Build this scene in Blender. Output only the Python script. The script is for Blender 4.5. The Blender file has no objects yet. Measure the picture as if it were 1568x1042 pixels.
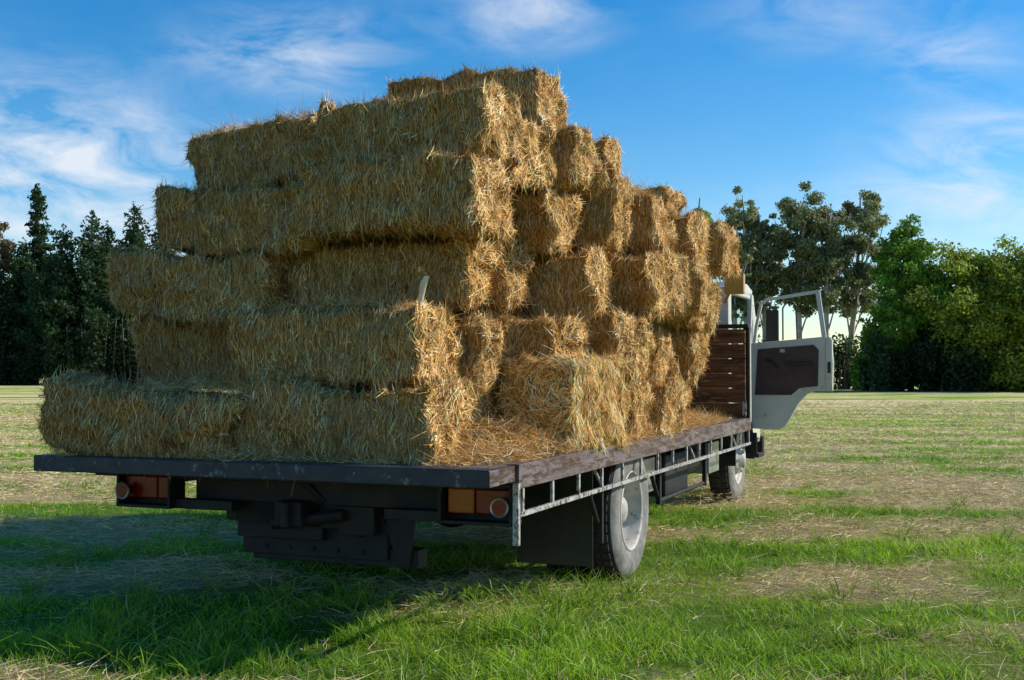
import bpy, bmesh, math, random
import numpy as np
from mathutils import Vector, Matrix, noise, Quaternion
random.seed(7); rng=np.random.default_rng(7)
scene=bpy.context.scene
COL=scene.collection
# ---------------------------------------------------------------- frame of reference
H=1.26; DECK=0.836
A=math.atan(716/1800); SA,CA=math.sin(A),math.cos(A)
X0,Y0=-0.09,5.05
TR=Matrix.Translation((X0,Y0,0))@Matrix.Rotation(math.pi/2-A,4,'Z')
def T(u,v,z): return TR@Vector((u,v,z))
# ---------------------------------------------------------------- material helpers
def newmat(name):
    m=bpy.data.materials.new(name); m.use_nodes=True
    nt=m.node_tree; nt.nodes.clear()
    return m,nt,nt.nodes,nt.links
def simple(name,c1,c2,rough=.6,scale=6,metal=0,bump=.2,c3=None,thr=.6,stretch=(1,1,1),spec=.4):
    m,nt,N,L=newmat(name)
    o=N.new('ShaderNodeOutputMaterial'); b=N.new('ShaderNodeBsdfPrincipled')
    tc=N.new('ShaderNodeTexCoord'); mp=N.new('ShaderNodeMapping'); mp.inputs['Scale'].default_value=stretch
    n=N.new('ShaderNodeTexNoise'); n.inputs['Scale'].default_value=scale; n.inputs['Detail'].default_value=8; n.inputs['Roughness'].default_value=.65
    r=N.new('ShaderNodeValToRGB'); r.color_ramp.elements[0].position=.35; r.color_ramp.elements[1].position=.65
    r.color_ramp.elements[0].color=(*c1,1); r.color_ramp.elements[1].color=(*c2,1)
    L.new(tc.outputs['Object'],mp.inputs[0]); L.new(mp.outputs[0],n.inputs[0]); L.new(n.outputs[0],r.inputs[0])
    col=r.outputs[0]
    if c3:
        n2=N.new('ShaderNodeTexNoise'); n2.inputs['Scale'].default_value=scale*2.3; n2.inputs['Detail'].default_value=10; n2.inputs['Roughness'].default_value=.75
        L.new(mp.outputs[0],n2.inputs[0])
        mr=N.new('ShaderNodeMapRange'); mr.inputs[1].default_value=thr-.04; mr.inputs[2].default_value=thr+.04
        L.new(n2.outputs[0],mr.inputs[0])
        mx=N.new('ShaderNodeMixRGB'); mx.inputs[2].default_value=(*c3,1)
        L.new(mr.outputs[0],mx.inputs[0]); L.new(col,mx.inputs[1]); col=mx.outputs[0]
    L.new(col,b.inputs['Base Color'])
    b.inputs['Roughness'].default_value=rough; b.inputs['Metallic'].default_value=metal; b.inputs['Specular IOR Level'].default_value=spec
    bp=N.new('ShaderNodeBump'); bp.inputs['Strength'].default_value=bump; bp.inputs['Distance'].default_value=.01
    L.new(n.outputs[0],bp.inputs['Height']); L.new(bp.outputs[0],b.inputs['Normal'])
    L.new(b.outputs[0],o.inputs[0])
    return m
def attrmat(name,transl=.25,rough=.7,objvar=.0,spec=.25):
    """colour from per-blade attribute, part translucent"""
    m,nt,N,L=newmat(name)
    o=N.new('ShaderNodeOutputMaterial'); a=N.new('ShaderNodeAttribute'); a.attribute_name='Col'
    col=a.outputs['Color']
    if objvar:
        oi=N.new('ShaderNodeObjectInfo'); mr=N.new('ShaderNodeMapRange'); mr.inputs[3].default_value=1-objvar; mr.inputs[4].default_value=1+objvar*.6
        L.new(oi.outputs['Random'],mr.inputs[0])
        vm=N.new('ShaderNodeVectorMath'); vm.operation='SCALE'; L.new(col,vm.inputs[0]); L.new(mr.outputs[0],vm.inputs['Scale']); col=vm.outputs[0]
    b=N.new('ShaderNodeBsdfPrincipled'); b.inputs['Roughness'].default_value=rough; b.inputs['Specular IOR Level'].default_value=spec
    t=N.new('ShaderNodeBsdfTranslucent'); mx=N.new('ShaderNodeMixShader'); mx.inputs[0].default_value=transl
    L.new(col,b.inputs['Base Color']); L.new(col,t.inputs['Color'])
    L.new(b.outputs[0],mx.inputs[1]); L.new(t.outputs[0],mx.inputs[2]); L.new(mx.outputs[0],o.inputs[0])
    return m
# ---------------------------------------------------------------- mesh helpers
def npmesh(name,V,F,colors=None,mats=(),matidx=None,smooth=False):
    me=bpy.data.meshes.new(name)
    V=np.asarray(V,dtype=np.float32); F=np.asarray(F,dtype=np.int32)
    k=F.shape[1]
    me.vertices.add(len(V)); me.vertices.foreach_set('co',V.ravel())
    me.loops.add(F.size); me.loops.foreach_set('vertex_index',F.ravel())
    me.polygons.add(len(F)); me.polygons.foreach_set('loop_start',np.arange(0,F.size,k,dtype=np.int32))
    if matidx is not None: me.polygons.foreach_set('material_index',np.asarray(matidx,dtype=np.int32))
    if smooth: me.polygons.foreach_set('use_smooth',np.ones(len(F),dtype=bool))
    me.update(calc_edges=True)
    if colors is not None:
        a=me.attributes.new('Col','FLOAT_COLOR','POINT')
        c=np.ones((len(V),4),dtype=np.float32); c[:,:3]=colors; a.data.foreach_set('color',c.ravel())
    for m in mats: me.materials.append(m)
    return me
def addobj(name,me,mat=None,parent=None):
    o=bpy.data.objects.new(name,me); COL.objects.link(o)
    if parent is not None: o.parent=parent
    if mat is not None: o.matrix_world=mat
    return o
def norm(a): return a/np.maximum(np.linalg.norm(a,axis=1,keepdims=True),1e-9)
def strips(P,D,Ln,W,B,segs,col,tipcol=None,Nrm=None,jit=.5):
    n=len(P); R=rng.normal(size=(n,3))
    S=norm(np.cross(D,R)) if Nrm is None else norm(norm(np.cross(D,Nrm))+R*jit)
    ts=np.linspace(0,1,segs+1); V=np.zeros((n,(segs+1)*2,3)); C=np.zeros((n,(segs+1)*2,3))
    for i,t in enumerate(ts):
        c=P+D*(Ln*t)[:,None]+B*(Ln*t*t)[:,None]
        w=(W*(1-.85*t*t)*.5)[:,None]
        V[:,2*i]=c-S*w; V[:,2*i+1]=c+S*w
        cc=col if tipcol is None else col*(1-t)+tipcol*t
        C[:,2*i]=cc; C[:,2*i+1]=cc
    base=(np.arange(n)*(segs+1)*2)[:,None]
    F=np.concatenate([base+np.array([[2*i,2*i+1,2*i+3,2*i+2]]) for i in range(segs)],axis=0)
    return V.reshape(-1,3),F,C.reshape(-1,3)
def merge(parts):
    Vs,Fs,Cs=[],[],[]; o=0
    for V,F,C in parts:
        Vs.append(V);Fs.append(F+o);Cs.append(C);o+=len(V)
    return np.concatenate(Vs),np.concatenate(Fs),np.concatenate(Cs)
# value noise
_tab=np.random.default_rng(3).random((256,256))
def vn(x,y):
    xi=np.floor(x).astype(int); yi=np.floor(y).astype(int); fx=x-xi; fy=y-yi
    fx=fx*fx*(3-2*fx); fy=fy*fy*(3-2*fy)
    a=_tab[xi%256,yi%256];b=_tab[(xi+1)%256,yi%256];c=_tab[xi%256,(yi+1)%256];d=_tab[(xi+1)%256,(yi+1)%256]
    return (a*(1-fx)+b*fx)*(1-fy)+(c*(1-fx)+d*fx)*fy
def fbm(x,y,o=4):
    s=0;a=.5
    for i in range(o): s=s+a*vn(x*2**i+17*i,y*2**i+31*i); a*=.5
    return s/(1-.5**o)
def thatch(x,y):
    wy=y+.06*x+1.3*fbm(x*.15+5,y*.2,3)
    row=.5+.5*np.sin(wy*2*np.pi/2.3); row=row**1.8
    f=fbm(x*1.0+3,y*1.8+9,4); f2=fbm(x*.22+40,y*.5,3)
    t=.95*row+2.0*(f-.5)+1.2*(f2-.5)+.0
    near=np.clip((y-5.5)/7,0,1)
    t=t*(.50+.50*near)+.02+.09*near
    # windrows raked up to the right of the truck
    for (yc,sl,wd,am,xs) in ((7.0,.12,.34,.55,1.2),(9.3,.10,.45,.6,1.6),(12.6,.08,.6,.5,2.2),(5.5,.05,.22,.30,.6)):
        t=t+am*np.exp(-((y-yc-sl*x)/wd)**2)*np.clip((x-xs)*1.5,0,1)*(.4+1.2*fbm(x*2.2+yc,y*3,3))
    return np.clip(t,0,1)
def gz(x,y):
    return .06*(fbm(x*.5+8,y*.5+2,3)-.5)*np.clip(1-(np.abs(y)-30)/40,0,1)
# ================================================================= WORLD
S=Vector((1.52,.30,1.0)).normalized()
w=bpy.data.worlds.new("World"); scene.world=w; w.use_nodes=True
N=w.node_tree.nodes; L=w.node_tree.links; N.clear()
out=N.new('ShaderNodeOutputWorld'); bg=N.new('ShaderNodeBackground'); bg.inputs[1].default_value=.12
sky=N.new('ShaderNodeTexSky'); sky.sky_type='NISHITA'; sky.sun_disc=False
sky.sun_elevation=math.asin(S.z); sky.sun_rotation=math.atan2(S.x,S.y); sky.air_density=1.0; sky.dust_density=.25; sky.ozone_density=2.4; sky.altitude=300
hs=N.new('ShaderNodeHueSaturation'); hs.inputs['Saturation'].default_value=1.48; hs.inputs['Value'].default_value=1.30
L.new(sky.outputs[0],hs.inputs['Color'])
tc=N.new('ShaderNodeTexCoord')
mp=N.new('ShaderNodeMapping'); mp.inputs['Rotation'].default_value=(0,math.radians(22),0); mp.inputs['Scale'].default_value=(3.8,3.8,10)
L.new(tc.outputs['Generated'],mp.inputs[0])
n1=N.new('ShaderNodeTexNoise'); n1.inputs['Scale'].default_value=2.6; n1.inputs['Detail'].default_value=12; n1.inputs['Roughness'].default_value=.62; n1.inputs['Distortion'].default_value=.45
L.new(mp.outputs[0],n1.inputs[0])
def math_(op,a,b=None,clamp=False):
    m=N.new('ShaderNodeMath'); m.operation=op; m.use_clamp=clamp
    for i,x in enumerate((a,b)):
        if x is None: continue
        if isinstance(x,(int,float)): m.inputs[i].default_value=x
        else: L.new(x,m.inputs[i])
    return m.outputs[0]
def blob(px,py,rx,rz,amp):
    d=Vector(((px-784)/1800,1,(570-py)/1800)).normalized()
    s=N.new('ShaderNodeVectorMath'); s.operation='MULTIPLY'; s.inputs[1].default_value=(1/rx,.8,1/rz); L.new(tc.outputs['Generated'],s.inputs[0])
    q=N.new('ShaderNodeVectorMath'); q.operation='DISTANCE'; L.new(s.outputs[0],q.inputs[0]); q.inputs[1].default_value=(d.x/rx,d.y*.8,d.z/rz)
    r=N.new('ShaderNodeMapRange'); r.interpolation_type='SMOOTHSTEP'; r.inputs[1].default_value=0; r.inputs[2].default_value=1; r.inputs[3].default_value=amp; r.inputs[4].default_value=0
    L.new(q.outputs['Value'],r.inputs[0]); return r.outputs[0]
m=.03
for b_ in [(20,215,.20,.10,1.0),(140,340,.24,.12,1.3),(440,85,.13,.05,1.2),(620,30,.22,.04,.2),(815,12,.10,.05,.9),(1465,85,.08,.04,.8),(1310,5,.16,.05,.5),(1550,255,.16,.08,1.3),(1330,330,.2,.05,.3)]:
    m=math_('ADD',blob(*b_),m)
nr=N.new('ShaderNodeMapRange'); nr.inputs[1].default_value=.38; nr.inputs[2].default_value=.80; L.new(n1.outputs[0],nr.inputs[0])
f=math_('MULTIPLY',m,nr.outputs[0],True); f=math_('MULTIPLY',f,.85)
mx=N.new('ShaderNodeMixRGB'); mx.inputs[2].default_value=(7.4,7.7,8.2,1); L.new(f,mx.inputs[0]); L.new(hs.outputs[0],mx.inputs[1])
L.new(mx.outputs[0],bg.inputs[0]); L.new(bg.outputs[0],out.inputs[0])
sun=bpy.data.lights.new('sun','SUN'); sun.energy=5.0; sun.angle=math.radians(.5); sun.color=(1,.935,.81)
so=bpy.data.objects.new('sun',sun); COL.objects.link(so); so.rotation_mode='QUATERNION'; so.rotation_quaternion=S.to_track_quat('Z','Y')
# camera
cd=bpy.data.cameras.new('camera'); cam=bpy.data.objects.new('camera',cd); COL.objects.link(cam)
cd.sensor_width=36; cd.lens=1800/1568*36; cd.clip_end=5000; cd.clip_start=.05
cam.location=(0,0,H); cam.rotation_euler=(math.pi/2+math.atan(49/1800),0,0); scene.camera=cam
scene.view_settings.view_transform='Standard'; scene.view_settings.look='None'; scene.view_settings.exposure=0
# ================================================================= GROUND
gy=np.concatenate([np.linspace(-60,2,32)[:-1],np.arange(2,14,.08),14*np.exp(np.linspace(0,math.log(3000/14),260))])
gx=np.concatenate([-np.exp(np.linspace(math.log(2500),math.log(8),90)),np.arange(-7.9,7.95,.1),np.exp(np.linspace(math.log(8),math.log(2500),90))])
GX,GY=np.meshgrid(gx,gy); nx=len(gx); ny=len(gy)
V=np.stack([GX.ravel(),GY.ravel(),gz(GX.ravel(),GY.ravel())],1)
i=np.arange(ny-1)[:,None]*nx+np.arange(nx-1)[None,:]; i=i.ravel()
F=np.stack([i,i+1,i+1+nx,i+nx],1)
th=thatch(V[:,0],V[:,1])
gm,nt,N2,L2=newmat('grass_soil')
o=N2.new('ShaderNodeOutputMaterial'); b=N2.new('ShaderNodeBsdfPrincipled'); b.inputs['Roughness'].default_value=.9; b.inputs['Specular IOR Level'].default_value=.1
at=N2.new('ShaderNodeAttribute'); at.attribute_name='Col'
geo=N2.new('ShaderNodeNewGeometry')
def pn(sx,sy,scale,det,rz=.06):
    mpa=N2.new('ShaderNodeMapping'); mpa.inputs['Scale'].default_value=(sx,sy,1); mpa.inputs['Rotation'].default_value=(0,0,rz); L2.new(geo.outputs['Position'],mpa.inputs[0])
    na=N2.new('ShaderNodeTexNoise'); na.inputs['Scale'].default_value=scale; na.inputs['Detail'].default_value=det; na.inputs['Roughness'].default_value=.7; L2.new(mpa.outputs[0],na.inputs[0]); return na.outputs[0]
na_=pn(.3,.75,.55,8); nlow=pn(.3,1,.16,7,.03); nb_s=pn(1,1,9,6); 
sp=N2.new('ShaderNodeSeparateXYZ'); L2.new(geo.outputs['Position'],sp.inputs[0])
fr=N2.new('ShaderNodeMapRange'); fr.inputs[1].default_value=20; fr.inputs[2].default_value=46; L2.new(sp.outputs[1],fr.inputs[0])
ad=N2.new('ShaderNodeMixRGB'); ad.inputs[0].default_value=.65; L2.new(na_,ad.inputs[1]); L2.new(nlow,ad.inputs[2])
nar=N2.new('ShaderNodeMapRange'); nar.inputs[1].default_value=.45; nar.inputs[2].default_value=.54; L2.new(ad.outputs[0],nar.inputs[0])
mxa=N2.new('ShaderNodeMixRGB'); L2.new(fr.outputs[0],mxa.inputs[0]); L2.new(at.outputs['Color'],mxa.inputs[1]); L2.new(nar.outputs[0],mxa.inputs[2])
mxb=N2.new('ShaderNodeMixRGB'); mxb.blend_type='OVERLAY'; mxb.inputs[0].default_value=.5; L2.new(mxa.outputs[0],mxb.inputs[1]); L2.new(nb_s,mxb.inputs[2])
cr=N2.new('ShaderNodeValToRGB'); e=cr.color_ramp.elements; e[0].position=.06; e[0].color=(.17,.31,.022,1); e[1].position=.8; e[1].color=(.76,.61,.31,1)
k=e.new(.40); k.color=(.44,.48,.10,1)
L2.new(mxb.outputs[0],cr.inputs[0])
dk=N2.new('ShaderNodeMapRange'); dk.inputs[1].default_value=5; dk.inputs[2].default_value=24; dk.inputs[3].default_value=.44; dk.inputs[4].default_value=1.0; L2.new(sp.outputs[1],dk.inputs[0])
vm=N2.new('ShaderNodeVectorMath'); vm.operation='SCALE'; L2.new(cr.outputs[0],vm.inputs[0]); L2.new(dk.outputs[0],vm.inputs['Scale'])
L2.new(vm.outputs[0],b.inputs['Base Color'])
bp=N2.new('ShaderNodeBump'); bp.inputs['Strength'].default_value=.8; bp.inputs['Distance'].default_value=.06; L2.new(nb_s,bp.inputs['Height']); L2.new(bp.outputs[0],b.inputs['Normal'])
L2.new(b.outputs[0],o.inputs[0])
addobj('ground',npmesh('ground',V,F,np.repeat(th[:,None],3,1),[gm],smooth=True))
# ---- grass blades
grassmat=attrmat('grass_blades',.42,.5,spec=.35)
def polar(n,y0,y1,wd=.54,ex=1.0):
    y=np.exp(rng.uniform(math.log(y0),math.log(y1),n)); x=rng.uniform(-1,1,n)*(wd*y+ex); return x,y
def mk_grass(n,y0,y1,hmin,hmax,seg=2,wscale=1):
    x,y=polar(n,y0,y1); t=thatch(x,y); cl=fbm(x*3+9,y*3+4,3)
    keep=rng.random(n)<np.clip(1.2-t*1.10,.08,1)*(.25+1.5*np.clip((cl-.3)*2,0,1)); x,y,t,cl=x[keep],y[keep],t[keep],cl[keep]; n=len(x)
    sc=np.maximum(1,y/7)
    h=rng.uniform(hmin,hmax,n)*(.45+1.3*np.clip(cl-.25,0,1))*(1-.45*t)
    tilt=rng.normal(size=(n,3))*.48; tilt[:,2]=1; D=norm(tilt)
    P=np.stack([x,y,gz(x,y)-.01],1); B=rng.normal(size=(n,3))*.35; B[:,2]=-np.abs(B[:,2])*.6
    tone=fbm(x*.9+70,y*.9+20,3)[:,None]
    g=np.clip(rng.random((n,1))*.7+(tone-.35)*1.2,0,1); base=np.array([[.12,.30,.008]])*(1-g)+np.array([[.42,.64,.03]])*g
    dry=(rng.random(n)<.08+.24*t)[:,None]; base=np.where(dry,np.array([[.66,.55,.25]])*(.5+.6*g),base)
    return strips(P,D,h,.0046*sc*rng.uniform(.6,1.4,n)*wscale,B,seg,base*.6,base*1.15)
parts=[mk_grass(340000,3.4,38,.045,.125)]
cx,cy=polar(420,3.6,16); k=rng.random(420)<.7; cx,cy=cx[k],cy[k]
spots=[(-.55,5.9),(-.35,6.2),(-.1,6.5),(.3,6.2),(.15,6.6),(-1.9,5.2),(-1.7,5.6),(-1.4,5.0),(-2.2,4.9),(.0,6.1),(-.8,6.5),(.5,6.6),(.35,6.9)]
sx=np.array([s[0] for s in spots for _ in range(5)]); sx=sx+rng.normal(size=len(sx))*.14; sy=np.array([s[1] for s in spots for _ in range(5)]); sy=sy+rng.normal(size=len(sy))*.14
cx=np.concatenate([cx,sx]); cy=np.concatenate([cy,sy])
nb_=26; X=np.repeat(cx,nb_)+rng.normal(size=len(cx)*nb_)*.035; Y=np.repeat(cy,nb_)+rng.normal(size=len(cx)*nb_)*.035; n=len(X)
tilt=rng.normal(size=(n,3))*.35; tilt[:,2]=1; D=norm(tilt); B=D*np.array([[.7,.7,-.3]])
g=rng.random((n,1)); base=np.array([[.12,.28,.012]])*(1-g)+np.array([[.38,.54,.05]])*g
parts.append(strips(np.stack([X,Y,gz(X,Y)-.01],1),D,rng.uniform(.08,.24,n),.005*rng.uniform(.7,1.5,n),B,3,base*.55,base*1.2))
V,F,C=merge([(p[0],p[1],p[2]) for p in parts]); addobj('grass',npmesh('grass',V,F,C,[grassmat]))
# ---- cut hay clippings lying on the field
x,y=polar(340000,3.4,48); t=thatch(x,y); k=rng.random(len(x))<np.clip((t-.22)*1.9,.035,1); x,y,t=x[k],y[k],t[k]; n=len(x)
sc=np.maximum(1,y/7)
D=rng.normal(size=(n,3)); D[:,2]=np.abs(D[:,2])*.22; D=norm(D); P=np.stack([x,y,gz(x,y)+rng.uniform(.0,.10,n)*(.15+t*t)],1)
g=rng.random((n,1)); base=np.array([[.38,.26,.12]])*(1-g)+np.array([[.92,.76,.45]])*g
B=rng.normal(size=(n,3))*.3; B[:,2]=-np.abs(B[:,2])*.4
V,F,C=strips(P,D,rng.uniform(.05,.17,n),.003*sc*rng.uniform(.6,1.4,n),B,2,base)
clipmat=attrmat('cut_hay',.15,.8,spec=.15)
addobj('hay_clippings',npmesh('hay_clippings',V,F,C,[clipmat]))
# ================================================================= HAY BALES
haymat=attrmat('hay_strands',.08,.6,.13,spec=.2)
m,nt,NN,LL=newmat('hay_body')
o=NN.new('ShaderNodeOutputMaterial'); b=NN.new('ShaderNodeBsdfPrincipled'); b.inputs['Roughness'].default_value=.9; b.inputs['Specular IOR Level'].default_value=.1
tcc=NN.new('ShaderNodeTexCoord'); mm=NN.new('ShaderNodeMapping'); mm.inputs['Scale'].default_value=(9,1.5,1.5)
nz=NN.new('ShaderNodeTexNoise'); nz.inputs['Scale'].default_value=14; nz.inputs['Detail'].default_value=8; nz.inputs['Roughness'].default_value=.75; nz.inputs['Distortion'].default_value=1.2
rr=NN.new('ShaderNodeValToRGB'); rr.color_ramp.elements[0].position=.40; rr.color_ramp.elements[0].color=(.11,.045,.012,1); rr.color_ramp.elements[1].position=.65; rr.color_ramp.elements[1].color=(.78,.45,.15,1)
LL.new(tcc.outputs['Object'],mm.inputs[0]); LL.new(mm.outputs[0],nz.inputs[0]); LL.new(nz.outputs[0],rr.inputs[0]); LL.new(rr.outputs[0],b.inputs['Base Color'])
bb=NN.new('ShaderNodeBump'); bb.inputs['Strength'].default_value=.8; bb.inputs['Distance'].default_value=.015; LL.new(nz.outputs[0],bb.inputs['Height']); LL.new(bb.outputs[0],b.inputs['Normal']); LL.new(b.outputs[0],o.inputs[0])
bodymat=m
def straw_cols(n):
    pal=np.array([[.38,.17,.04],[.86,.46,.13],[.97,.59,.20],[.98,.71,.31],[.98,.85,.55],[.52,.32,.08]])
    k=rng.choice(len(pal),n,p=[.16,.23,.25,.18,.13,.05]); return np.minimum(pal[k]*rng.uniform(.78,1.1,(n,1)),.98)
LX,LY,LZ=1.0,.46,.37
def bale_mesh(seed,nbl=12500,side=1.0):
    bm=bmesh.new(); bmesh.ops.create_cube(bm,size=1); bmesh.ops.subdivide_edges(bm,edges=bm.edges[:],cuts=26,use_grid_fill=True)
    r=.042
    off=Vector((seed*13.7,seed*5.1,seed*9.3))
    sk=random.uniform(-.08,.08); bow=random.uniform(-.045,.03)
    for v in bm.verts:
        p=Vector((v.co.x*LX,v.co.y*LY,v.co.z*LZ)); c=Vector((max(-LX/2+r,min(LX/2-r,p.x)),max(-LY/2+r,min(LY/2-r,p.y)),max(-LZ/2+r,min(LZ/2-r,p.z))))
        d=p-c
        nrm=d.normalized() if d.length>1e-6 else Vector((0,0,1))
        q=c+nrm*(r-.004)
        q+=nrm*(.045*noise.noise(q*4.2+off)+.036*noise.noise(q*11+off)+.015*noise.noise(q*27+off))
        if abs(nrm.x)<.6: q-=nrm*(.030*abs(noise.noise(Vector((q.x*17+seed*3,0,seed)))))+nrm*.007*abs(math.sin(q.x*math.pi/.075))
        else:
            q.x*=1-.06*math.exp(-((abs(q.y)-.13)/.03)**2)+.10*noise.noise(q*6+off)
        q.z+=bow*(1-(q.x/.5)**2)+sk*q.x*.3
        v.co=q
    bm.normal_update(); bmesh.ops.triangulate(bm,faces=bm.faces[:])
    tv=np.array([[l.vert.co[:] for l in f.loops] for f in bm.faces]); tn=np.array([f.normal[:] for f in bm.faces]); ar=np.array([f.calc_area() for f in bm.faces])
    me0=np.array([v.co[:] for v in bm.verts]); f0=np.array([[l.vert.index for l in f.loops] for f in bm.faces]); bm.free()
    pw=ar*np.where(np.abs(tn[:,0])>.6,1.5,1.0)
    k=rng.choice(len(ar),nbl,p=pw/pw.sum()); a=rng.random((nbl,1)); bq=rng.random((nbl,1)); s=a+bq>1; a=np.where(s,1-a,a); bq=np.where(s,1-bq,bq)
    P=tv[k,0]*(1-a-bq)+tv[k,1]*a+tv[k,2]*bq; Nn=tn[k]
    Tx=np.cross(Nn,np.array([[1,0,0]])); end=np.abs(Nn[:,0])>.6
    rt=norm(np.cross(Nn,rng.normal(size=(nbl,3)))); 
    sw=np.stack([np.zeros(nbl),np.sin(P[:,2]*14+seed)+.3*np.sin(P[:,1]*31),np.cos(P[:,1]*12+seed*2)],1)
    Tx=np.where(end[:,None],norm(sw+rt*.6),norm(Tx))
    sg=np.where(rng.random((nbl,1))<.5,-1,1); Tx=Tx*sg
    lift=rng.uniform(-.04,.16,(nbl,1)); fly=rng.random((nbl,1))<np.where(end,.035,.035)[:,None]; lift=np.where(fly,rng.uniform(.4,1.6,(nbl,1)),lift)
    D=norm(Tx+rt*rng.normal(size=(nbl,1))*.38+Nn*lift+rng.normal(size=(nbl,3))*.05)
    Ln=rng.uniform(.035,.12,nbl)*np.where(fly[:,0],1.2,1)
    B=-Nn*rng.uniform(.03,.16,(nbl,1))+rng.normal(size=(nbl,3))*.13
    col=straw_cols(nbl)
    band=vn(P[:,0]*26+seed*7,np.full(nbl,seed+.5)); cl2=fbm(P[:,0]*7+seed*3,P[:,1]*7+P[:,2]*9,3)
    mod=np.where(end,.85+.50*cl2,(.30+.42*band+.30*cl2)*side)  # rear shade painted into long-face strand colour, sunlight into the end strands
    bright=(rng.random(nbl)<.12)&(~end); mod=np.where(bright,mod*1.7,mod)
    col=np.minimum(col*mod[:,None],.98)
    V,F,C=strips(P-D*(Ln*.3)[:,None]+Nn*.001,D,Ln,rng.uniform(.0018,.0058,nbl)*np.where(fly[:,0],.65,1),B,3,col,None,Nn,.20)
    me=bpy.data.meshes.new('hay_bale')
    nb0=len(me0)
    allV=np.concatenate([me0,V])
    tri=f0[:,:3]; quad=F+nb0
    loops=np.concatenate([tri.ravel(),quad.ravel()]); starts=np.concatenate([np.arange(len(tri))*3,len(tri)*3+np.arange(len(quad))*4])
    me.vertices.add(len(allV)); me.vertices.foreach_set('co',allV.astype(np.float32).ravel())
    me.loops.add(len(loops)); me.loops.foreach_set('vertex_index',loops.astype(np.int32))
    me.polygons.add(len(starts)); me.polygons.foreach_set('loop_start',starts.astype(np.int32))
    me.polygons.foreach_set('material_index',np.concatenate([np.zeros(len(tri)),np.ones(len(quad))]).astype(np.int32))
    me.update(calc_edges=True)
    at=me.attributes.new('Col','FLOAT_COLOR','POINT'); c=np.ones((len(allV),4),dtype=np.float32); c[:nb0,:3]=.1; c[nb0:,:3]=C; at.data.foreach_set('color',c.ravel())
    me.materials.append(bodymat); me.materials.append(haymat)
    return me
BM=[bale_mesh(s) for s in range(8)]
BM.append(bale_mesh(8,14000,1.75))  # lit copy: sunlight put into brighter long-face colour for the side bale
cnt=0
def rj(a): return random.uniform(-a,a)
def bale(u0,v0,z0,du,dv,dz,mode='x',yaw=0,pitch=0,roll=0,var=None):
    """mode x: length across truck (v). mode u: length along truck. mode e: along truck, on edge"""
    global cnt
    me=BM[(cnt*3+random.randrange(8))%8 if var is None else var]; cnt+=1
    if mode=='x': R=Matrix.Rotation(math.pi/2,4,'Z'); sc=(dv/LX,du/LY,dz/LZ)
    elif mode=='u': R=Matrix.Identity(4); sc=(du/LX,dv/LY,dz/LZ)
    elif mode=='e': R=Matrix.Rotation(math.pi/2,4,'X'); sc=(du/LX,dz/LY,dv/LZ)
    elif mode=='xe': R=Matrix.Rotation(math.pi/2,4,'Z')@Matrix.Rotation(math.pi/2,4,'X'); sc=(dv/LX,dz/LY,du/LZ)
    fl=random.choice([0,math.pi])
    M=TR@Matrix.Translation((u0+du/2,v0+dv/2,DECK+z0+dz/2))@Matrix.Rotation(math.radians(yaw),4,'Z')@Matrix.Rotation(math.radians(pitch),4,'Y')@Matrix.Rotation(math.radians(roll),4,'X')@R@Matrix.Rotation(fl,4,'Z')@Matrix.Diagonal((*sc,1))
    addobj('hay_bale',me,M)
# rear face, hand placed (u0,v0,z0, depth,length,height)
bale(.20,.38,.0,.48,1.04,.385,'x',yaw=-1,var=0)
bale(.06,1.47,-.01,.66,1.05,.37,'x',yaw=8,roll=4,var=1)
bale(.33,.51,.38,.46,1.06,.375,'x',yaw=1,var=2)
bale(.76,1.52,.365,.46,1.0,.37,'x',yaw=3,roll=1,var=3)
bale(.72,.45,.755,.46,1.01,.345,'x',yaw=2,var=4)
bale(.56,1.50,.735,.46,1.03,.355,'x',yaw=-3,roll=2,var=5)
bale(.42,.26,1.105,.50,.96,.375,'x',yaw=1,roll=.5,var=6)
bale(.58,1.27,1.085,.47,1.0,.35,'x',yaw=-5,roll=2.5,var=0)
bale(.58,.28,1.482,.46,.93,.36,'x',yaw=1,roll=-.7,var=7)
bale(.72,1.26,1.43,.46,.89,.345,'x',yaw=-6,roll=-4,var=3)
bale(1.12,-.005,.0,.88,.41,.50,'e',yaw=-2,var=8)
bale(.70,.47,.0,.46,1.0,.375,'x'); bale(1.2,.46,.0,.46,1.0,.375,'x'); bale(1.66,.46,.0,.46,1.0,.375,'x')
# hidden filler behind the set-back rear bales
bale(1.0,.5,.38,.46,1.0,.37,'x'); bale(1.18,1.5,.74,.46,.95,.37,'x'); bale(1.04,1.3,1.09,.46,.95,.36,'x')
bale(1.36,.30,1.79,.46,.95,.335,'x',yaw=4,roll=-2,var=4)
layers=[ # z0,h,ustart,uend
 (0,.385,2.05,4.3),(.375,.375,.80,2.05),(.385,.41,2.05,4.95),(.745,.37,1.18,2.1),(.79,.41,2.1,5.25),(1.11,.37,.95,2.0),(1.2,.42,2.0,5.35),(1.47,.36,1.05,1.95)]
for z0,h,us,ue in layers:
    u=us
    while u<ue-.2:
        d=random.uniform(.42,.50)
        base=.26 if u<1.2 else (.18 if u<2 else .05)
        if z0>.7 and u>2: base=-.01
        if z0>1.1 and u>4.3: base=-.06
        v=base+rj(.09)+(.17 if random.random()<.18 else 0)
        bale(u+rj(.03),v,z0+rj(.02),d*.96,random.uniform(.94,1.04),h*random.uniform(.92,1.0),'x',yaw=rj(8),pitch=rj(6),roll=rj(8))
        bale(u+rj(.02),v+1.0,z0,d,.9,h,'x',yaw=rj(3),roll=rj(2))
        if v+1.9<2.1 and not(z0>1.4): bale(u,1.95,z0,d,.5,h,'x',yaw=rj(4),roll=rj(2))
        u+=d
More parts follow.
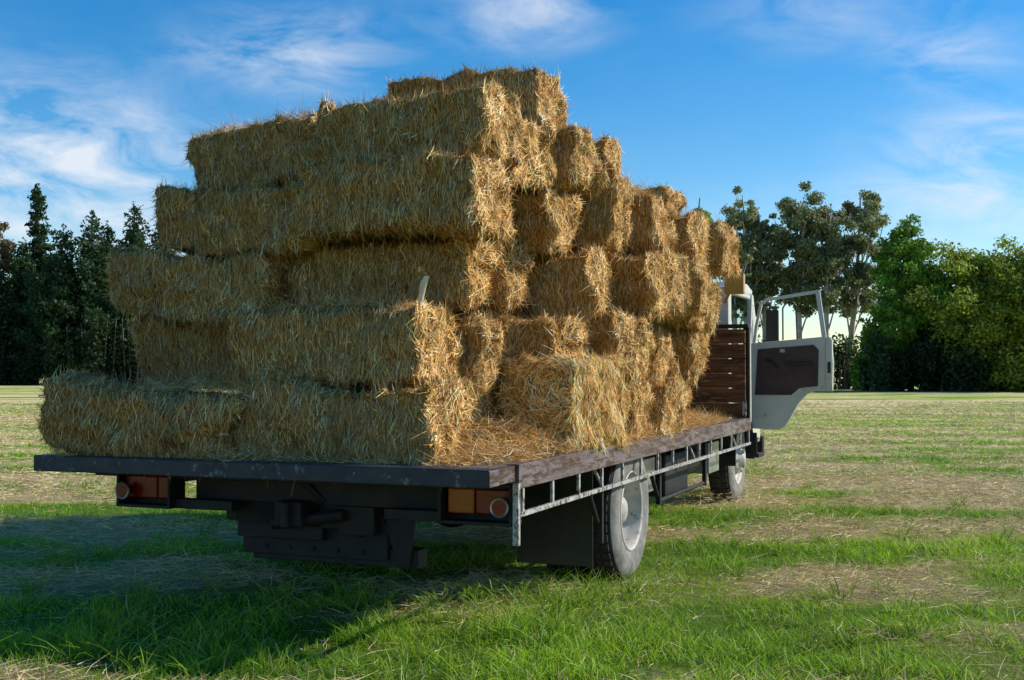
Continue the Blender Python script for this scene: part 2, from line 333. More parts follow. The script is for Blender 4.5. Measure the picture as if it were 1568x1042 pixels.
bale(2.00,.12,1.52,.44,.95,.30,'x',yaw=8,roll=-5)
bale(3.75,.15,1.56,.46,.95,.24,'x',yaw=-5,roll=2)
# loose hay
def hay_heap(name,spots,n_per):
    P=[]
    for (u,v,z,ru,rv,hh) in spots:
        n=int(n_per*ru*rv/.04)
        r=np.sqrt(rng.random(n)); a=rng.uniform(0,2*np.pi,n); zz=hh*(1-r**2)*rng.random(n)**.5
        for q,aa,q2 in zip(r,a,zz): P.append(T(u+ru*q*math.cos(aa),v+rv*q*math.sin(aa),DECK+z+q2)[:])
    P=np.array(P); n=len(P); D=rng.normal(size=(n,3)); D[:,2]*=.35; D=norm(D); B=rng.normal(size=(n,3))*.3
    up=np.zeros((n,3)); up[:,2]=1
    V,F,C=strips(P,D,rng.uniform(.03,.12,n),rng.uniform(.0016,.004,n),B,2,straw_cols(n)*.95,None,up,.6)
    addobj(name,npmesh(name,V,F,C,[haymat]))
hay_heap('loose_hay',[(a,b,.004,c,d,e) for a,b,c,d,e in [(.55,.2,.3,.18,.10),(.9,.15,.3,.16,.14),(.75,.34,.3,.12,.2),(.3,.3,.2,.12,.05),(1.0,.3,.25,.2,.2),(2.3,.06,.4,.07,.04),(2.9,.08,.5,.09,.05),(3.6,.1,.6,.1,.06),(4.3,.15,.5,.14,.10),(4.9,.3,.6,.25,.08),(4.6,.5,.6,.4,.15),(.12,1.4,.12,.2,.05),(.1,2.3,.1,.15,.04),(.15,1.0,.06,.5,.02),(5.4,.4,.5,.35,.04)]]
 +[(.5,1.95,.33,.2,.42,.06),(.45,1.5,.34,.12,.2,.08),(.5,1.0,.755,.08,.4,.02),(1.2,1.8,1.78,.35,.6,.08),(2.9,.5,1.62,.7,.4,.08),(4.5,.5,1.6,.6,.4,.06),(.7,1.24,1.45,.16,.07,.08),(.85,1.45,1.75,.15,.22,.09)],1000)
# ================================================================= TRUCK
truck=bpy.data.objects.new('flatbed_truck',None); COL.objects.link(truck); truck.matrix_world=TR
black=simple('chassis_black',(.010,.010,.011),(.024,.022,.022),.6,9,0,.3,(.055,.035,.025),.68,spec=.3)
beamm=simple('worn_dark_paint',(.014,.016,.024),(.032,.034,.044),.5,7,0,.4,(.17,.16,.16),.60,(1,1,1))
coam=simple('worn_coaming',(.11,.078,.080),(.23,.185,.19),.5,8,.1,.4,(.075,.032,.018),.51,(.35,2,2))
railm=simple('pale_rail_paint',(.34,.33,.31),(.54,.53,.50),.5,14,.1,.2,(.09,.05,.03),.53)
deckm=simple('weathered_planks',(.07,.055,.045),(.18,.14,.11),.8,5,0,.6,None,.6,(.4,6,1))
rubber=simple('tyre_rubber',(.018,.018,.018),(.05,.047,.042),.85,10,0,.4)
dusty=simple('tyre_dusty',(.14,.135,.12),(.28,.27,.245),.9,12,0,.3)
rimm=simple('wheel_steel',(.36,.34,.31),(.54,.52,.48),.6,7,.1,.2,(.20,.14,.10),.60)
cream=simple('cab_paint',(.54,.53,.47),(.66,.65,.59),.3,3,0,.05,(.24,.17,.12),.65)
inner=simple('door_trim',(.042,.022,.022),(.075,.044,.044),.5,5,0,.1)
wood=simple('headboard_wood',(.05,.02,.01),(.20,.08,.025),.75,4,0,.5,(.42,.22,.07),.60,(1,.6,5))
plastic=simple('black_plastic',(.015,.015,.015),(.025,.025,.025),.4,9,0,.05)
redl=simple('red_lens',(.16,.006,.006),(.24,.012,.01),.2,30,0,.1,spec=.6)
orgl=simple('amber_lens',(.32,.075,.008),(.40,.10,.01),.2,30,0,.1,spec=.6)
chrome=simple('dull_metal',(.4,.4,.4),(.55,.55,.55),.35,9,.8,.1)
gm_,ntg,Ng,Lg=newmat('window_glass'); og=Ng.new('ShaderNodeOutputMaterial'); bgx=Ng.new('ShaderNodeBsdfPrincipled'); bgx.inputs['Base Color'].default_value=(.6,.7,.7,1); bgx.inputs['Roughness'].default_value=.03; bgx.inputs['Transmission Weight'].default_value=1; bgx.inputs['IOR'].default_value=1.05; Lg.new(bgx.outputs[0],og.inputs[0]); glass=gm_
class Part:
    def __init__(s,name,mat,bev=.006): s.bm=bmesh.new(); s.name=name; s.mat=mat; s.bev=bev
    def box(s,x0,x1,y0,y1,z0,z1,M=None):
        r=bmesh.ops.create_cube(s.bm,size=1)
        for v in r['verts']:
            v.co=Vector(((x0+x1)/2+v.co.x*(x1-x0),(y0+y1)/2+v.co.y*(y1-y0),(z0+z1)/2+v.co.z*(z1-z0)))
            if M: v.co=M@v.co
        return s
    def tube(s,a,b,r,seg=12):
        a=Vector(a);b=Vector(b);d=b-a; q=d.to_track_quat('Z','Y').to_matrix().to_4x4()
        bmesh.ops.create_cone(s.bm,cap_ends=True,segments=seg,radius1=r,radius2=r,depth=d.length,matrix=Matrix.Translation((a+b)/2)@q); return s
    def prism(s,pts,axis,a0,a1):
        """pts 2D; axis 'x': pts=(y,z), 'y': pts=(x,z)"""
        def mk(p,a): return (a,p[0],p[1]) if axis=='x' else (p[0],a,p[1])
        A_=[s.bm.verts.new(mk(p,a0)) for p in pts]; B_=[s.bm.verts.new(mk(p,a1)) for p in pts]
        s.bm.faces.new(A_); s.bm.faces.new(B_[::-1]); n=len(pts)
        for i in range(n): s.bm.faces.new((A_[i],B_[i],B_[(i+1)%n],A_[(i+1)%n]))
        return s
    def lathe(s,prof,cx,cy,cz,seg=48):
        rings=[]
        for r,yy in prof:
            rings.append([s.bm.verts.new((cx+r*math.cos(2*math.pi*i/seg),cy+yy,cz+r*math.sin(2*math.pi*i/seg))) for i in range(seg)])
        for a,b in zip(rings[:-1],rings[1:]):
            for i in range(seg): 
                f=s.bm.faces.new((a[i],a[(i+1)%seg],b[(i+1)%seg],b[i])); f.smooth=True
        return s
    def done(s,parent=truck):
        bmesh.ops.recalc_face_normals(s.bm,faces=s.bm.faces[:])
        me=bpy.data.meshes.new(s.name); s.bm.to_mesh(me); s.bm.free(); me.materials.append(s.mat)
        o=bpy.data.objects.new(s.name,me); COL.objects.link(o); o.parent=parent
        if s.bev:
            b=o.modifiers.new('b','BEVEL'); b.width=s.bev; b.segments=2; b.limit_method='ANGLE'; b.angle_limit=math.radians(50)
        return o
W=2.5; DL=6.1
p=Part('deck_planks',deckm,.003); nb=12
for i in range(nb):
    y0=.06+i*(W-.12)/nb; p.box(.10,DL,y0+.003,y0+(W-.12)/nb-.003,DECK-.04,DECK-rj(.002)-.002)
p.done()
p=Part('rear_beam',beamm,.006); p.box(-.02,.085,.0,W,DECK-.075,DECK+.004); p.done()
p=Part('side_coaming',coam,.006); p.box(.30,DL,-.012,.05,DECK-.105,DECK+.006); p.box(.087,.29,.0+.004,.055,DECK-.07,DECK+.0); p.box(.30,DL,W-.05,W+.012,DECK-.105,DECK+.006); p.box(-.0225,.087,-.004,-.0005,DECK-.07,DECK-.001); p.done()
p=Part('cross_members',black,.004)
for i in range(11): 
    u=.35+i*.56; p.box(u,u+.06,.07,W-.07,DECK-.125,DECK-.042)
p.done()
p=Part('chassis_rails',black,.006)
for v in (.83,1.60): p.box(.45,7.7,v,v+.07,.50,DECK-.13)
p.box(.45,.52,.9,1.6,.48,.69); p.box(2.9,3.0,.9,1.6,.52,.68); p.box(4.6,4.7,.9,1.6,.52,.68)
p.done()
p=Part('rope_rail',railm,.002)
p.box(.285,.312,-.014,.014,DECK-.36,DECK-.08)
for v in (.0,W):
    p.box(.33 if v==0 else 1.2,DL,v-.010,v+.010,DECK-.235,DECK-.213)
    for i in range(15): 
        u=.36+i*.405
        if v and u<1.2: continue
        p.box(u,u+.024,v-.007,v+.008,DECK-.213,DECK-.104)
p.done()
p=Part('side_guard_brace',railm,.002)
for u in (1.7,4.0,5.6): p.tube((u,.03,DECK-.23),(u-.12,.05,DECK-.10),.010)
p.done()
p=Part('mudguard_bracket',black,.003)
p.box(1.66,1.69,.02,.05,.30,DECK-.12); p.tube((1.45,.03,DECK-.24),(1.68,.05,.40),.014); p.box(2.98,3.02,.03,.06,.38,DECK-.12); p.tube((3.0,.05,.42),(2.82,.05,DECK-.24),.014); p.tube((3.0,.05,.40),(4.4,.05,.40),.014); p.box(4.38,4.42,.03,.06,.38,DECK-.12)
p.done()
# rear lamp frames
def lamps(v0,v1,sgn):
    f=Part('rear_lamp_frame',black,.004)
    zt,zb=.752,.56
    f.box(.29,.315,v0,v1,zt-.02,zt); f.box(.29,.315,v0,v1,zb,zb+.016); f.box(.29,.315,v0,v0+.016,zb,zt); f.box(.29,.315,v1-.016,v1,zb,zt)
    f.box(.40,.42,v0,v1,zb,zt); f.box(.317,.40,v0,v0+.01,zb,zt); f.box(.317,.40,v1-.01,v1,zb,zt); f.box(.317,.40,v0+.01,v1-.01,zb+.002,zb+.012)
    f.box(.33,.40,v0-.35 if sgn<0 else v1,v0 if sgn<0 else v1+.3,zb+.0,zb+.05); f.done()
    w_=(v1-v0)
    va,vb=(v0+.02,v0+.02+w_*.48) if sgn>0 else (v1-.02-w_*.6,v1-.02)
    r=Part('tail_lamp',redl,.008); r.box(.335,.39,va,vb,zb+.045,zt-.03); r.done()
    if sgn>0: oa,ob=vb+.008,v1-.03
    else: oa,ob=v0+.02,va-.006
    r=Part('indicator_lamp',orgl if sgn>0 else redl,.008); r.box(.335,.39,oa,ob,zb+.045,zt-.03); r.done()
    rc=(v0+.055 if sgn>0 else v1-.05); zc=.645
    r=Part('round_reflector',redl,.0); r.tube((.272,rc,zc),(.295,rc,zc),.036,24); r.done()
    r=Part('reflector_ring',chrome,.0)
    pr=[(.036,0),(.043,-.004),(.046,.004),(.040,.01)]
    seg=28; rings=[]
    for rad,dx in pr: rings.append([r.bm.verts.new((.273+dx,rc+rad*math.cos(2*math.pi*i/seg),zc+rad*math.sin(2*math.pi*i/seg))) for i in range(seg)])
    for a,b_ in zip(rings,rings[1:]+rings[:1]):
        for i in range(seg): r.bm.faces.new((a[i],a[(i+1)%seg],b_[(i+1)%seg],b_[i]))
    r.done()
lamps(.02,.39,1)
lamps(1.90,2.24,-1)
p=Part('under_run_bar',black,.008)
p.box(.52,.62,.60,1.55,.30,.39); p.box(.55,.60,.70,.76,.36,.72); p.box(.55,.60,1.40,1.46,.36,.72)
p.prism([(.64,.31),(.70,.31),(.82,.62),(.60,.62)],'x',.50,.515)
p.box(.45,.60,1.10,1.60,.42,.74); p.box(.50,.53,.76,1.60,.33,.62)
p.box(.44,.448,.45,1.85,.60,.725)
p.tube((.40,.95,.56),(.40,1.35,.50),.03); p.tube((.42,1.2,.72),(.5,.9,.45),.018); p.tube((.5,.45,.66),(.5,.95,.58),.014); p.box(.43,.47,.8,1.0,.46,.60)
for k in range(5): p.tube((.49,.9+.14*k,.37),(.505,.9+.14*k,.37),.012,8)
p.done()
p=Part('mudflap',plastic,.002)
for v in (.09,1.93): p.box(1.70,1.71,v,v+.46,.16,.70)
p.box(1.71,2.9,.10,.54,.725,.735); p.box(1.71,2.9,1.95,2.38,.725,.735); p.done()
p=Part('tow_hitch',black,.004); p.box(.33,.50,1.15,1.3,.50,.62); p.tube((.30,1.22,.50),(.30,1.22,.62),.02); p.done()
RW=2.34
p=Part('rear_axle',black,0); p.tube((RW,.2,.42),(RW,2.3,.42),.06,20)
bmesh.ops.create_uvsphere(p.bm,u_segments=24,v_segments=16,radius=.17,matrix=Matrix.Translation((RW,1.25,.42)))
p.tube((RW,1.25,.46),(5.5,1.25,.6),.045,16); p.done()
p=Part('leaf_springs',black,.002)
for v in (.72,1.70):
    for k in range(5): p.box(1.8+.08*k,2.9-.08*k,v,v+.07,.53-.014*k,.542-.014*k)
p.done()
R=.42
def wheel(u,v,side,R=R):
    s=side
    tyre=[(.235,s*.09*1.0),(.25,s*.105),(.33,s*.118),(.385,s*.108),(.41,s*.085),(R,s*.05),(R,-s*.05),(.41,-s*.085),(.385,-s*.108),(.33,-s*.118),(.25,-s*.105),(.235,-s*.09)]
    t=Part('tyre',rubber,0); t.lathe(tyre,u,v,R-.01)
    for i in range(44):
        a=2*math.pi*i/44; M=Matrix.Translation((u,v,R-.01))@Matrix.Rotation(a,4,'Y')@Matrix.Translation((R,0,0))
        t.box(-.006,.008,-.075,-.028,-.020,.020,M); t.box(-.006,.008,.028,.075,-.020,.020,M); t.box(-.006,.007,-.018,.018,-.024,.024,M)
    t.done()
    t=Part('tyre_sidewall',dusty,0); t.lathe([(.236,s*.094),(.25,s*.1075),(.33,s*.1205),(.384,s*.1105),(.405,s*.092)],u,v,R-.01); t.done()
def rim(u,v,s,dish,R=R):
    t=Part('wheel_rim',rimm,0); o_=s*.10
    if dish: pr=[(.245,o_+s*.008),(.238,o_+s*.014),(.228,o_),(.215,o_-s*.05),(.20,o_-s*.12),(.15,o_-s*.14),(.14,o_-s*.135),(.085,o_-s*.13),(.08,o_-s*.05),(.06,o_-s*.035),(.0005,o_-s*.03)]
    else: pr=[(.245,o_+s*.008),(.238,o_+s*.014),(.225,o_-s*.01),(.20,o_-s*.06),(.15,o_-s*.01),(.12,o_+s*.03),(.08,o_+s*.03),(.075,o_+s*.07),(.0005,o_+s*.075)]
    t.lathe(pr,u,v,R-.01)
    for i in range(8):
        a=2*math.pi*i/8; x=u+.115*math.cos(a); z=R-.01+.115*math.sin(a); yb=v+o_-(s*.135 if dish else -s*.03)
        t.tube((x,yb-s*.01,z),(x,yb+s*.025,z),.012,6)
    t.done()
for s,v1,v2 in ((-1,.15,.42),(1,2.26,2.00)):
    wheel(RW,v1,s); rim(RW,v1,s,True); wheel(RW,v2,-s); rim(RW,v2,-s,True)
for s,v in ((-1,.36),(1,2.14)): wheel(6.85,v,s); rim(6.85,v,s,False)
p=Part('front_axle',black,0); p.tube((6.85,.4,.38),(6.85,2.1,.38),.05,16); p.done()
p=Part('fuel_tank',black,.02); p.box(3.6,4.3,.15,.6,.36,.66); p.done()
p=Part('battery_box',chrome,.006); p.box(3.15,3.5,.20,.55,.42,.66); p.box(5.2,5.6,.18,.5,.40,.66); p.done()
p=Part('air_tanks',black,0); p.tube((4.5,.35,.52),(5.1,.35,.52),.12,20); p.tube((3.0,2.1,.52),(4.5,2.1,.52),.2,20); p.done()
p=Part('front_mudguard',plastic,0)
for v0,v1 in ((.18,.55),(1.95,2.32)):
    pts=[]
    for i in range(17):
        a=math.radians(-5+190*i/16); pts.append((6.85+.50*math.cos(a),.42+.46*math.sin(a)))
    for i in range(16,-1,-1):
        a=math.radians(-5+190*i/16); pts.append((6.85+.48*math.cos(a),.42+.44*math.sin(a)))
    p.prism(pts,'y',v0,v1)
p.done()
p=Part('headboard',wood,.004)
for k in range(6): p.box(DL-.05,DL-.015,.03,W-.03,DECK+.01+k*.135,DECK+.138+k*.135)
p.done()
p=Part('headboard_frame',black,.004)
for v in (.0,.8,1.64,W-.055): p.box(DL-.012,DL+.04,v,v+.055,DECK-.05,DECK+.84)
p.box(DL-.06,DL+.04,.0,W,DECK+.825,DECK+.86); p.done()
p=Part('marker_plate',railm,.002); p.box(DL-.065,DL-.052,.02,.055,DECK+.03,DECK+.16); p.done()
cv0,cv1=.22,2.28; u0,u1=6.26,7.92
p=Part('cab_shell',cream,.02)
p.box(u0,u0+.05,cv0,cv1,.78,2.06)
p.prism([(u0,2.04),(u0+.08,2.11),(7.25,2.15),(7.55,2.10),(7.5,2.05),(u0,2.02)],'y',cv0+.005,cv1-.005)
p.prism([(u0+.05,.80),(6.40,.80),(6.40,2.04),(u0+.05,2.04)],'y',cv0,cv0+.05)
p.prism([(7.38,.62),(u1,.55),(u1+.01,1.45),(7.85,1.55),(7.56,2.06),(7.49,2.06),(7.38,1.5)],'y',cv0,cv0+.05)
p.prism([(u0+.05,.80),(6.36,.80),(6.5,.98),(7.15,.98),(7.34,.62),(u1,.55),(u1+.01,1.45),(u0+.05,1.5)],'y',cv1-.05,cv1)
p.box(u0+.05,6.45,cv1-.05,cv1,1.5,2.04); p.prism([(7.40,1.5),(7.85,1.5),(7.56,2.05),(7.49,2.05)],'y',cv1-.05,cv1)
p.box(u1-.03,u1+.02,cv0+.01,cv1-.01,.52,1.46)
p.box(u0+.05,7.9,cv0+.05,cv1-.05,.95,1.0)
p.box(6.4,7.4,cv0+.0,cv0+.05,2.0,2.05)
p.done()
p=Part('windscreen',glass,0); p.prism([(7.87,1.46),(7.885,1.46),(7.56,2.05),(7.545,2.05)],'y',cv0+.06,cv1-.06); p.done()
p=Part('bumper',black,.01); p.box(u1+.03,u1+.14,cv0-.02,cv1+.02,.36,.58); p.done()
p=Part('seats',inner,.03)
for v in (.3,1.5): p.box(6.45,6.98,v,v+.6,1.0,1.22); p.box(6.40,6.52,v,v+.6,1.2,1.85)
p.done()
p=Part('dashboard',inner,.02); p.box(7.5,7.86,cv0+.06,cv1-.06,1.15,1.45); p.tube((7.5,.62,1.3),(7.32,.62,1.42),.02)
bmesh.ops.create_cone(p.bm,segments=24,radius1=.21,radius2=.20,depth=.025,matrix=Matrix.Translation((7.31,.62,1.43))@Matrix.Rotation(math.radians(-55),4,'Y')); p.done()
p=Part('cab_marker_lamp',simple('amber_marker',(.45,.22,.05),(.55,.28,.07),.3,20),.008); p.box(6.16,6.24,.06,.24,1.98,2.17); p.tube((6.22,.2,2.0),(6.27,.26,1.9),.012); p.done()
DU=7.32; hv=.20
def dp(s,z): return (hv-s,z)
dp_shell=[(0,.69),(.27,.68),(.34,.72),(.40,.82),(.47,.95),(.55,1.04),(.62,1.07),(.80,1.07),(.81,1.35),(.79,1.60),(.72,1.61),(0,1.55)]
p=Part('door_shell',cream,.008); p.prism([dp(*q) for q in dp_shell],'x',DU-.03,DU+.03)
def bar(a,b,t=.03):
    a=Vector((0,hv-a[0],a[1])); b=Vector((0,hv-b[0],b[1])); d=b-a; L_=d.length; ang=math.atan2(d.z,d.y)
    M=Matrix.Translation((DU,a.y,a.z))@Matrix.Rotation(ang,4,'X'); p.box(-.018,.018,-.01,L_+.01,-t/2,t/2,M)
bar((.03,1.55),(.05,1.72)); bar((.05,1.72),(.10,1.95)); bar((.10,1.95),(.16,1.99)); bar((.16,1.99),(.66,2.06)); bar((.66,2.06),(.72,1.60),.045)
p.box(DU-.045,DU+.03,hv-.80,hv-.735,1.10,1.58)
p.done()
p=Part('door_vent_bar',plastic,.0); 
q=[(.32,1.58),(.32,1.9),(.35,1.95),(.42,1.96),(.45,1.92),(.46,1.6)]
for a,b in zip(q,q[1:]): p.tube((DU-.03,hv-a[0],a[1]),(DU-.03,hv-b[0],b[1]),.008,8)
p.done()
p=Part('door_card',inner,.006); p.prism([dp(*q) for q in [(.04,1.03),(.40,1.03),(.48,1.10),(.66,1.12),(.67,1.48),(.62,1.53),(.07,1.49)]],'x',DU-.042,DU-.031); p.done()
p=Part('door_fittings',plastic,.004)
p.box(DU-.075,DU-.042,hv-.60,hv-.36,1.33,1.36); p.box(DU-.06,DU-.042,hv-.2,hv-.15,1.36,1.40); p.tube((DU-.06,hv-.2,1.38),(DU-.07,hv-.28,1.30),.008); p.box(DU-.055,DU-.046,hv-.785,hv-.755,1.25,1.36); p.done()
p=Part('door_marks',chrome,.001)
p.box(DU-.047,DU-.043,hv-.34,hv-.29,1.455,1.49)
p.tube((DU-.034,hv-.14,.83),(DU-.030,hv-.14,.83),.02,16); p.tube((DU-.05,hv-.765,1.2),(DU-.045,hv-.765,1.2),.012); p.done()
p=Part('mirror_arm',plastic,.0); p.tube((7.55,.21,1.95),(7.6,.06,1.95),.01); p.tube((7.55,.21,1.5),(7.6,.06,1.5),.01); p.tube((7.6,.06,1.5),(7.6,.06,1.98),.012); p.done()
p=Part('mirror_head',plastic,.01); p.box(7.58,7.63,-.03,.10,1.55,1.9); p.done()
p=Part('cab_step',black,.004); p.box(7.25,7.5,.12,.3,.40,.44); p.box(7.25,7.27,.14,.2,.44,.65); p.done()
def stick():
    bm=bmesh.new(); pts=[T(.57,.62,DECK+.735),T(.555,.605,DECK+.80),T(.54,.585,DECK+.86),T(.535,.565,DECK+.895)]; rad=[.012,.014,.018,.013]
    prev=None
    for q,r in zip(pts,rad):
        ring=[bm.verts.new(q+Vector((math.cos(a)*r,math.sin(a)*r,0))) for a in [2*math.pi*i/12 for i in range(12)]]
        if prev: [bm.faces.new((prev[i],prev[(i+1)%12],ring[(i+1)%12],ring[i])) for i in range(12)]
        prev=ring
    bm.faces.new(prev); me=bpy.data.meshes.new('hay_hook_handle'); bm.to_mesh(me); bm.free()
    me.materials.append(simple('pale_wood',(.6,.55,.42),(.75,.7,.55),.6,20)); addobj('hay_hook_handle',me)
stick()
# ================================================================= TREES
leafmat=attrmat('foliage',.42,.55,0,spec=.3)
barkm=simple('bark',(.10,.08,.06),(.22,.19,.15),.9,3,0,.5)
barkp=simple('pale_bark',(.42,.37,.31),(.66,.60,.52),.8,2,0,.3,(.20,.15,.11),.6)
def limb(VV,FF,a,b,r0,r1,bendv,seg=6,k=7):
    a=np.array(a,float);b=np.array(b,float); base=len(VV); d=b-a; d/=max(np.linalg.norm(d),1e-6)
    s=np.cross(d,[.3,.9,.1]); s/=np.linalg.norm(s); t=np.cross(d,s)
    for i in range(seg+1):
        f=i/seg; c=a*(1-f)+b*f+np.array(bendv)*math.sin(math.pi*f); r=r0*(1-f)+r1*f
        for j in range(k):
            q=2*math.pi*j/k; VV.append(c+(s*math.cos(q)+t*math.sin(q))*r)
    for i in range(seg):
        for j in range(k): FF.append([base+i*k+j,base+i*k+(j+1)%k,base+(i+1)*k+(j+1)%k,base+(i+1)*k+j])
def leafquads(P,size,col,Nd=None):
    n=len(P); R1=rng.normal(size=(n,3))
    if Nd is None: a=norm(R1)
    else:
        nn=norm(Nd+rng.normal(size=(n,3))*.55); a=norm(np.cross(nn,R1))
    b=norm(np.cross(a,rng.normal(size=(n,3)))) if Nd is None else np.cross(nn,a)
    s=size[:,None]; V=np.stack([P-a*s*.5,P+b*s*.3,P+a*s*.5,P-b*s*.3],1).reshape(-1,3)
    F=np.arange(4*n).reshape(-1,4); return V,F,np.repeat(col,4,0)
def make_tree(kind,height,width,seed,cols,nleaf,ls=.3,crown0=.3,nl=14,bark=None,clump=1.0):
    rs=np.random.default_rng(seed); VV=[];FF=[]
    centres=[];rad=[]
    lean=rs.normal(size=2)*height*.03
    top=np.array([lean[0],lean[1],height*(.92 if kind!='conifer' else .95)]); r0=height*.014+.06
    bend=rs.normal(size=3)*height*.015; bend[2]=0
    limb(VV,FF,(0,0,-.2),top,r0,r0*.15,bend,10,8)
    def tp(f): return np.array([0,0,-.2])*(1-f)+top*f+bend*math.sin(math.pi*f)
    if kind=='conifer':
        n=int(nl)
        for i in range(n):
            f=crown0+(1-crown0)*(i/n)**.95; c=tp(f); rr=width/2*(1-((f-crown0)/(1-crown0)))**.7*rs.uniform(.55,1.15)+.3
            a=i*2.4+rs.uniform(-.3,.3)
            e=c+np.array([math.cos(a)*rr,math.sin(a)*rr,rr*rs.uniform(.05,.45)])
            limb(VV,FF,c,e,.05+.02*rr,.015,(0,0,-.08*rr),3,4)
            m=max(2,int(rr/.5)+1)
            for q in range(m):
                g=(q+.8)/m; centres.append(c*(1-g)+e*g+np.array([0,0,-.06*rr*math.sin(math.pi*g)])+rs.normal(size=3)*.15); rad.append((.55+.35*(1-g))*max(.6,min(1.4,rr*.55)))
        for q in range(4): centres.append(top+np.array([0,0,-.4+.35*q])); rad.append(.42-.07*q)
        ani=np.array([1,1,.8])
    else:
        euc=kind=='eucalyptus'
        for i in range(nl):
            g0=(i+.5)/nl; f=crown0+(.97-crown0)*g0; c=tp(max(.12,f-(.24 if euc else .18))); a=i*2.4+rs.uniform(-.5,.5)
            prof=math.sqrt(max(.05,1-(2*g0*.93-.80)**2)) if not euc else [.55,1][g0>.35]*math.sqrt(max(.08,1-(g0*1.55-.55)**2))
            rr=width/2*prof*rs.uniform(.35,.95)
            e=tp(f)+np.array([math.cos(a)*rr,math.sin(a)*rr,height*rs.uniform(-.02,.04)])
            limb(VV,FF,c,e,r0*.42*(1-.5*f),.025,rs.normal(size=3)*rr*.08,5,5)
            for q in range(6 if euc else 7):
                g=rs.uniform(.55,1.08); ctr=c*(1-g)+e*g+rs.normal(size=3)*width*.08
                centres.append(ctr); rad.append(width*rs.uniform(.045,.12)*clump)
                if q<2: limb(VV,FF,c*.5+e*.5,ctr,.05,.015,(0,0,.1),2,4)
        ani=np.array([1,1,.7 if euc else .8])
    centres=np.array(centres); rad=np.array(rad)
    wgt=rad**2; k=rs.choice(len(rad),nleaf,p=wgt/wgt.sum())
    d=rs.normal(size=(nleaf,3)); d/=np.linalg.norm(d,axis=1,keepdims=True); P=centres[k]+d*(rad[k]*rs.random(nleaf)**.40*rs.uniform(.75,1.35,nleaf))[:,None]*ani
    P[:,2]=np.maximum(P[:,2],.1)
    ctone=rs.uniform(.7,1.25,len(rad))
    cc=np.array(cols); mixv=rs.random((nleaf,1)); col=(cc[0]*(1-mixv)+cc[1]*mixv)*ctone[k][:,None]*rs.uniform(.75,1.25,(nleaf,1))
    V,F,C=leafquads(P,ls*rs.uniform(.6,1.3,nleaf),col,d if kind!='conifer' else None)
    nV=len(VV); VA=np.concatenate([np.array(VV),V]); FA=np.concatenate([np.array(FF),F+nV]); CA_=np.concatenate([np.full((nV,3),.1),C])
    return npmesh(kind,VA,FA,CA_,[bark or barkm,leafmat],np.concatenate([np.zeros(len(FF)),np.ones(len(F))]))
def px(x,D): return (x-784)/1800*D
def pz(y,D): return H+(570-y)/1800*D
def put(name,me,x,y,s=1,rot=0):
    o=addobj(name,me); o.location=(x,y,0); o.scale=(s,s,s); o.rotation_euler=(0,0,rot); return o
EUC=[(.16,.21,.085),(.38,.38,.18)]; BRD=[(.11,.24,.025),(.25,.42,.045)]; CON=[(.022,.055,.022),(.05,.11,.035)]; OLV=[(.17,.24,.025),(.36,.41,.045)]; DRK=[(.025,.05,.016),(.05,.09,.026)]
D=84
for (x,ty,wd,c0,sd,nlf) in [(1145,266,5.2,.47,11,18000),(1228,273,6.2,.50,12,22000),(1308,262,6.2,.46,13,22000),(1268,290,4.8,.52,14,12000),(1185,292,4.6,.50,15,13000),(1118,330,3.6,.50,16,7000)]:
    h=pz(ty,D); me=make_tree('eucalyptus',h,wd,sd,EUC,nlf,.24,c0,18,barkp); put('eucalyptus_tree',me,px(x,D),D+random.uniform(-2,3))
me=make_tree('broadleaf',pz(268,90),3.8,21,BRD,11000,.26,.3,12); put('broadleaf_tree',me,px(1078,90),92)
for (x,ty,wd,sd,nlf,cc,d,c0,cl) in [(1395,318,5.4,22,34000,BRD,80,.10,1),(1362,425,4.2,23,14000,BRD,78,.06,1),(1500,366,10,24,56000,OLV,78,.08,1.0),(1590,380,8,25,32000,OLV,76,.08,1.0),(1440,400,5,26,20000,BRD,79,.06,1),(1335,500,3.2,27,9000,BRD,80,.05,1)]:
    me=make_tree('broadleaf',pz(ty,d),wd,sd,cc,nlf,.24,c0,36,None,cl); put('broadleaf_tree',me,px(x,d),d)
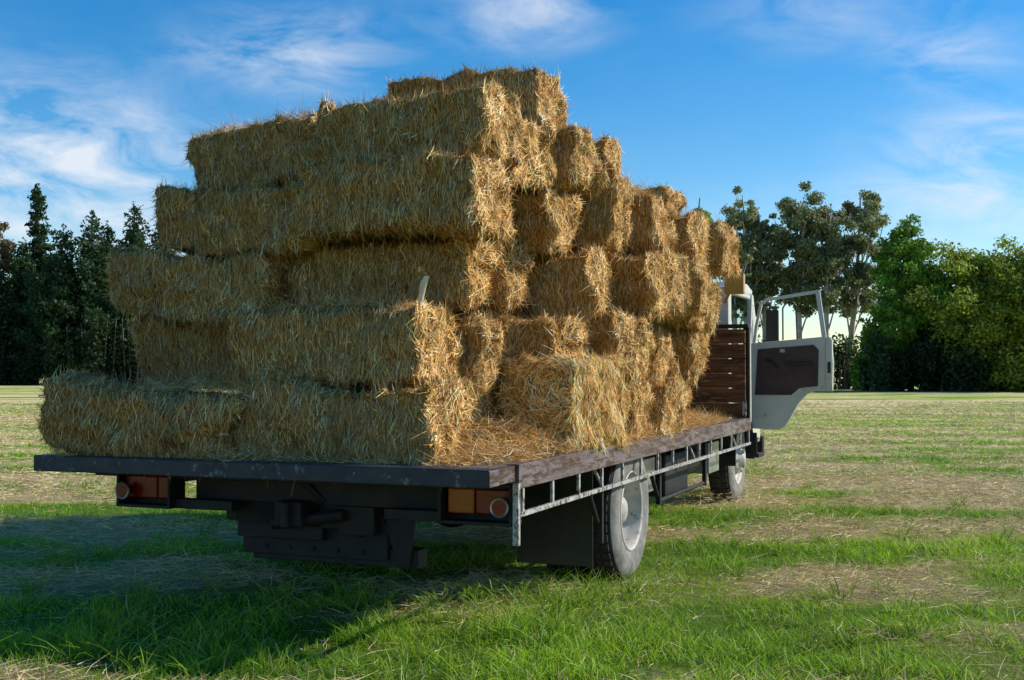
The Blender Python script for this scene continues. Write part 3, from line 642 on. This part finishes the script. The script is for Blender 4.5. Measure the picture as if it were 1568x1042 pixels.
def thicket(name,x0,x1,y,hf,n,cols,seed,ls=.3,depth=4):
    rs=np.random.default_rng(seed); nc=int((x1-x0)*2.2); cx=rs.uniform(x0,x1,nc); ch=hf(cx)*rs.uniform(.35,.85,nc); cr=rs.uniform(.6,1.5,nc); cyy=y+rs.uniform(-depth/2,depth/2,nc)
    nt_=int((x1-x0)*1.6)
    k=rs.integers(0,nc,n); d=norm(rs.normal(size=(n,3)))*(rs.random(n)**.4)[:,None]
    P=np.stack([cx[k]+d[:,0]*cr[k],cyy[k]+d[:,1]*cr[k],ch[k]*rs.random(n)**.55+d[:,2]*cr[k]*.8],1); P[:,2]=np.abs(P[:,2])
    tone=rs.uniform(.6,1.4,nc)[k][:,None]; cc=np.array(cols); mv=rs.random((n,1)); col=(cc[0]*(1-mv)+cc[1]*mv)*tone
    V,F,C=leafquads(P,ls*rs.uniform(.6,1.4,n),col)
    VV=[];FF=[]
    for j in range(nt_):
        xx=rs.uniform(x0,x1); limb(VV,FF,(xx,y+rs.uniform(-1,1),-.1),(xx+rs.normal()*.4,y+rs.uniform(-1,1),float(hf(np.array([xx]))[0])*.8),.12,.03,(0,0,0),4,5)
    nV=len(VV); me=npmesh(name,np.concatenate([np.array(VV),V]),np.concatenate([np.array(FF),F+nV]),np.concatenate([np.full((nV,3),.1),C]),[barkm,leafmat],np.concatenate([np.zeros(len(FF)),np.ones(len(F))]))
    addobj(name,me)
thicket('hedge',px(1330,76),px(1900,76),77,lambda x:4.3+1.2*np.sin(x*.5)+.6*np.sin(x*1.7),70000,DRK,31)
thicket('understorey_shrubs',px(1040,86),px(1345,86),86,lambda x:3.3+1.0*np.sin(x*.8)+.8*np.sin(x*2.1),24000,[(.035,.075,.018),(.09,.17,.03)],32)
thicket('understorey_shrubs',px(60,110),px(1060,110),112,lambda x:7+1.0*np.sin(x*.3),40000,DRK,33,.4)
D=118
cons=[(2,322,6,41,OLV),(55,281,5.0,42,CON),(92,345,8,43,CON),(127,322,8.5,44,CON),(168,340,8,45,CON),(205,305,8.5,46,CON),(255,320,8,47,CON),(-50,330,8,48,CON),(26,365,7,49,CON)]
pm=[]
for (x,ty,wd,sd,cc) in cons:
    d=D+random.uniform(-4,4); 
    if cc is OLV: me=make_tree('broadleaf',pz(ty,d),6.5,sd,[(.13,.12,.06),(.24,.21,.11)],14000,.35,.3,14,barkp); put('eucalyptus_tree',me,px(x,d),d)
    else: me=make_tree('conifer',pz(ty,d)/.99,wd,sd,cc,24000,.38,.08,85); pm.append(me); put('pine_tree',me,px(x,d),d)
thicket('pine_understorey',px(-500,112),px(230,112),114,lambda x:4.5+1.2*np.sin(x*.7),60000,DRK,34,.38)
def inst(name,xs,y,ms):
    par=bpy.data.objects.new(name,None); COL.objects.link(par)
    for x in xs:
        o=bpy.data.objects.new('tree',random.choice(ms)); COL.objects.link(o); o.parent=par
        s=random.uniform(.75,1.0); o.location=(x,y+rj(6),0); o.scale=(s,s,s); o.rotation_euler=(0,0,random.uniform(0,6))
inst('distant_tree_line',list(np.arange(-38,18,5))+list(np.arange(-110,-56,5)),124,pm)
print('bales',cnt)
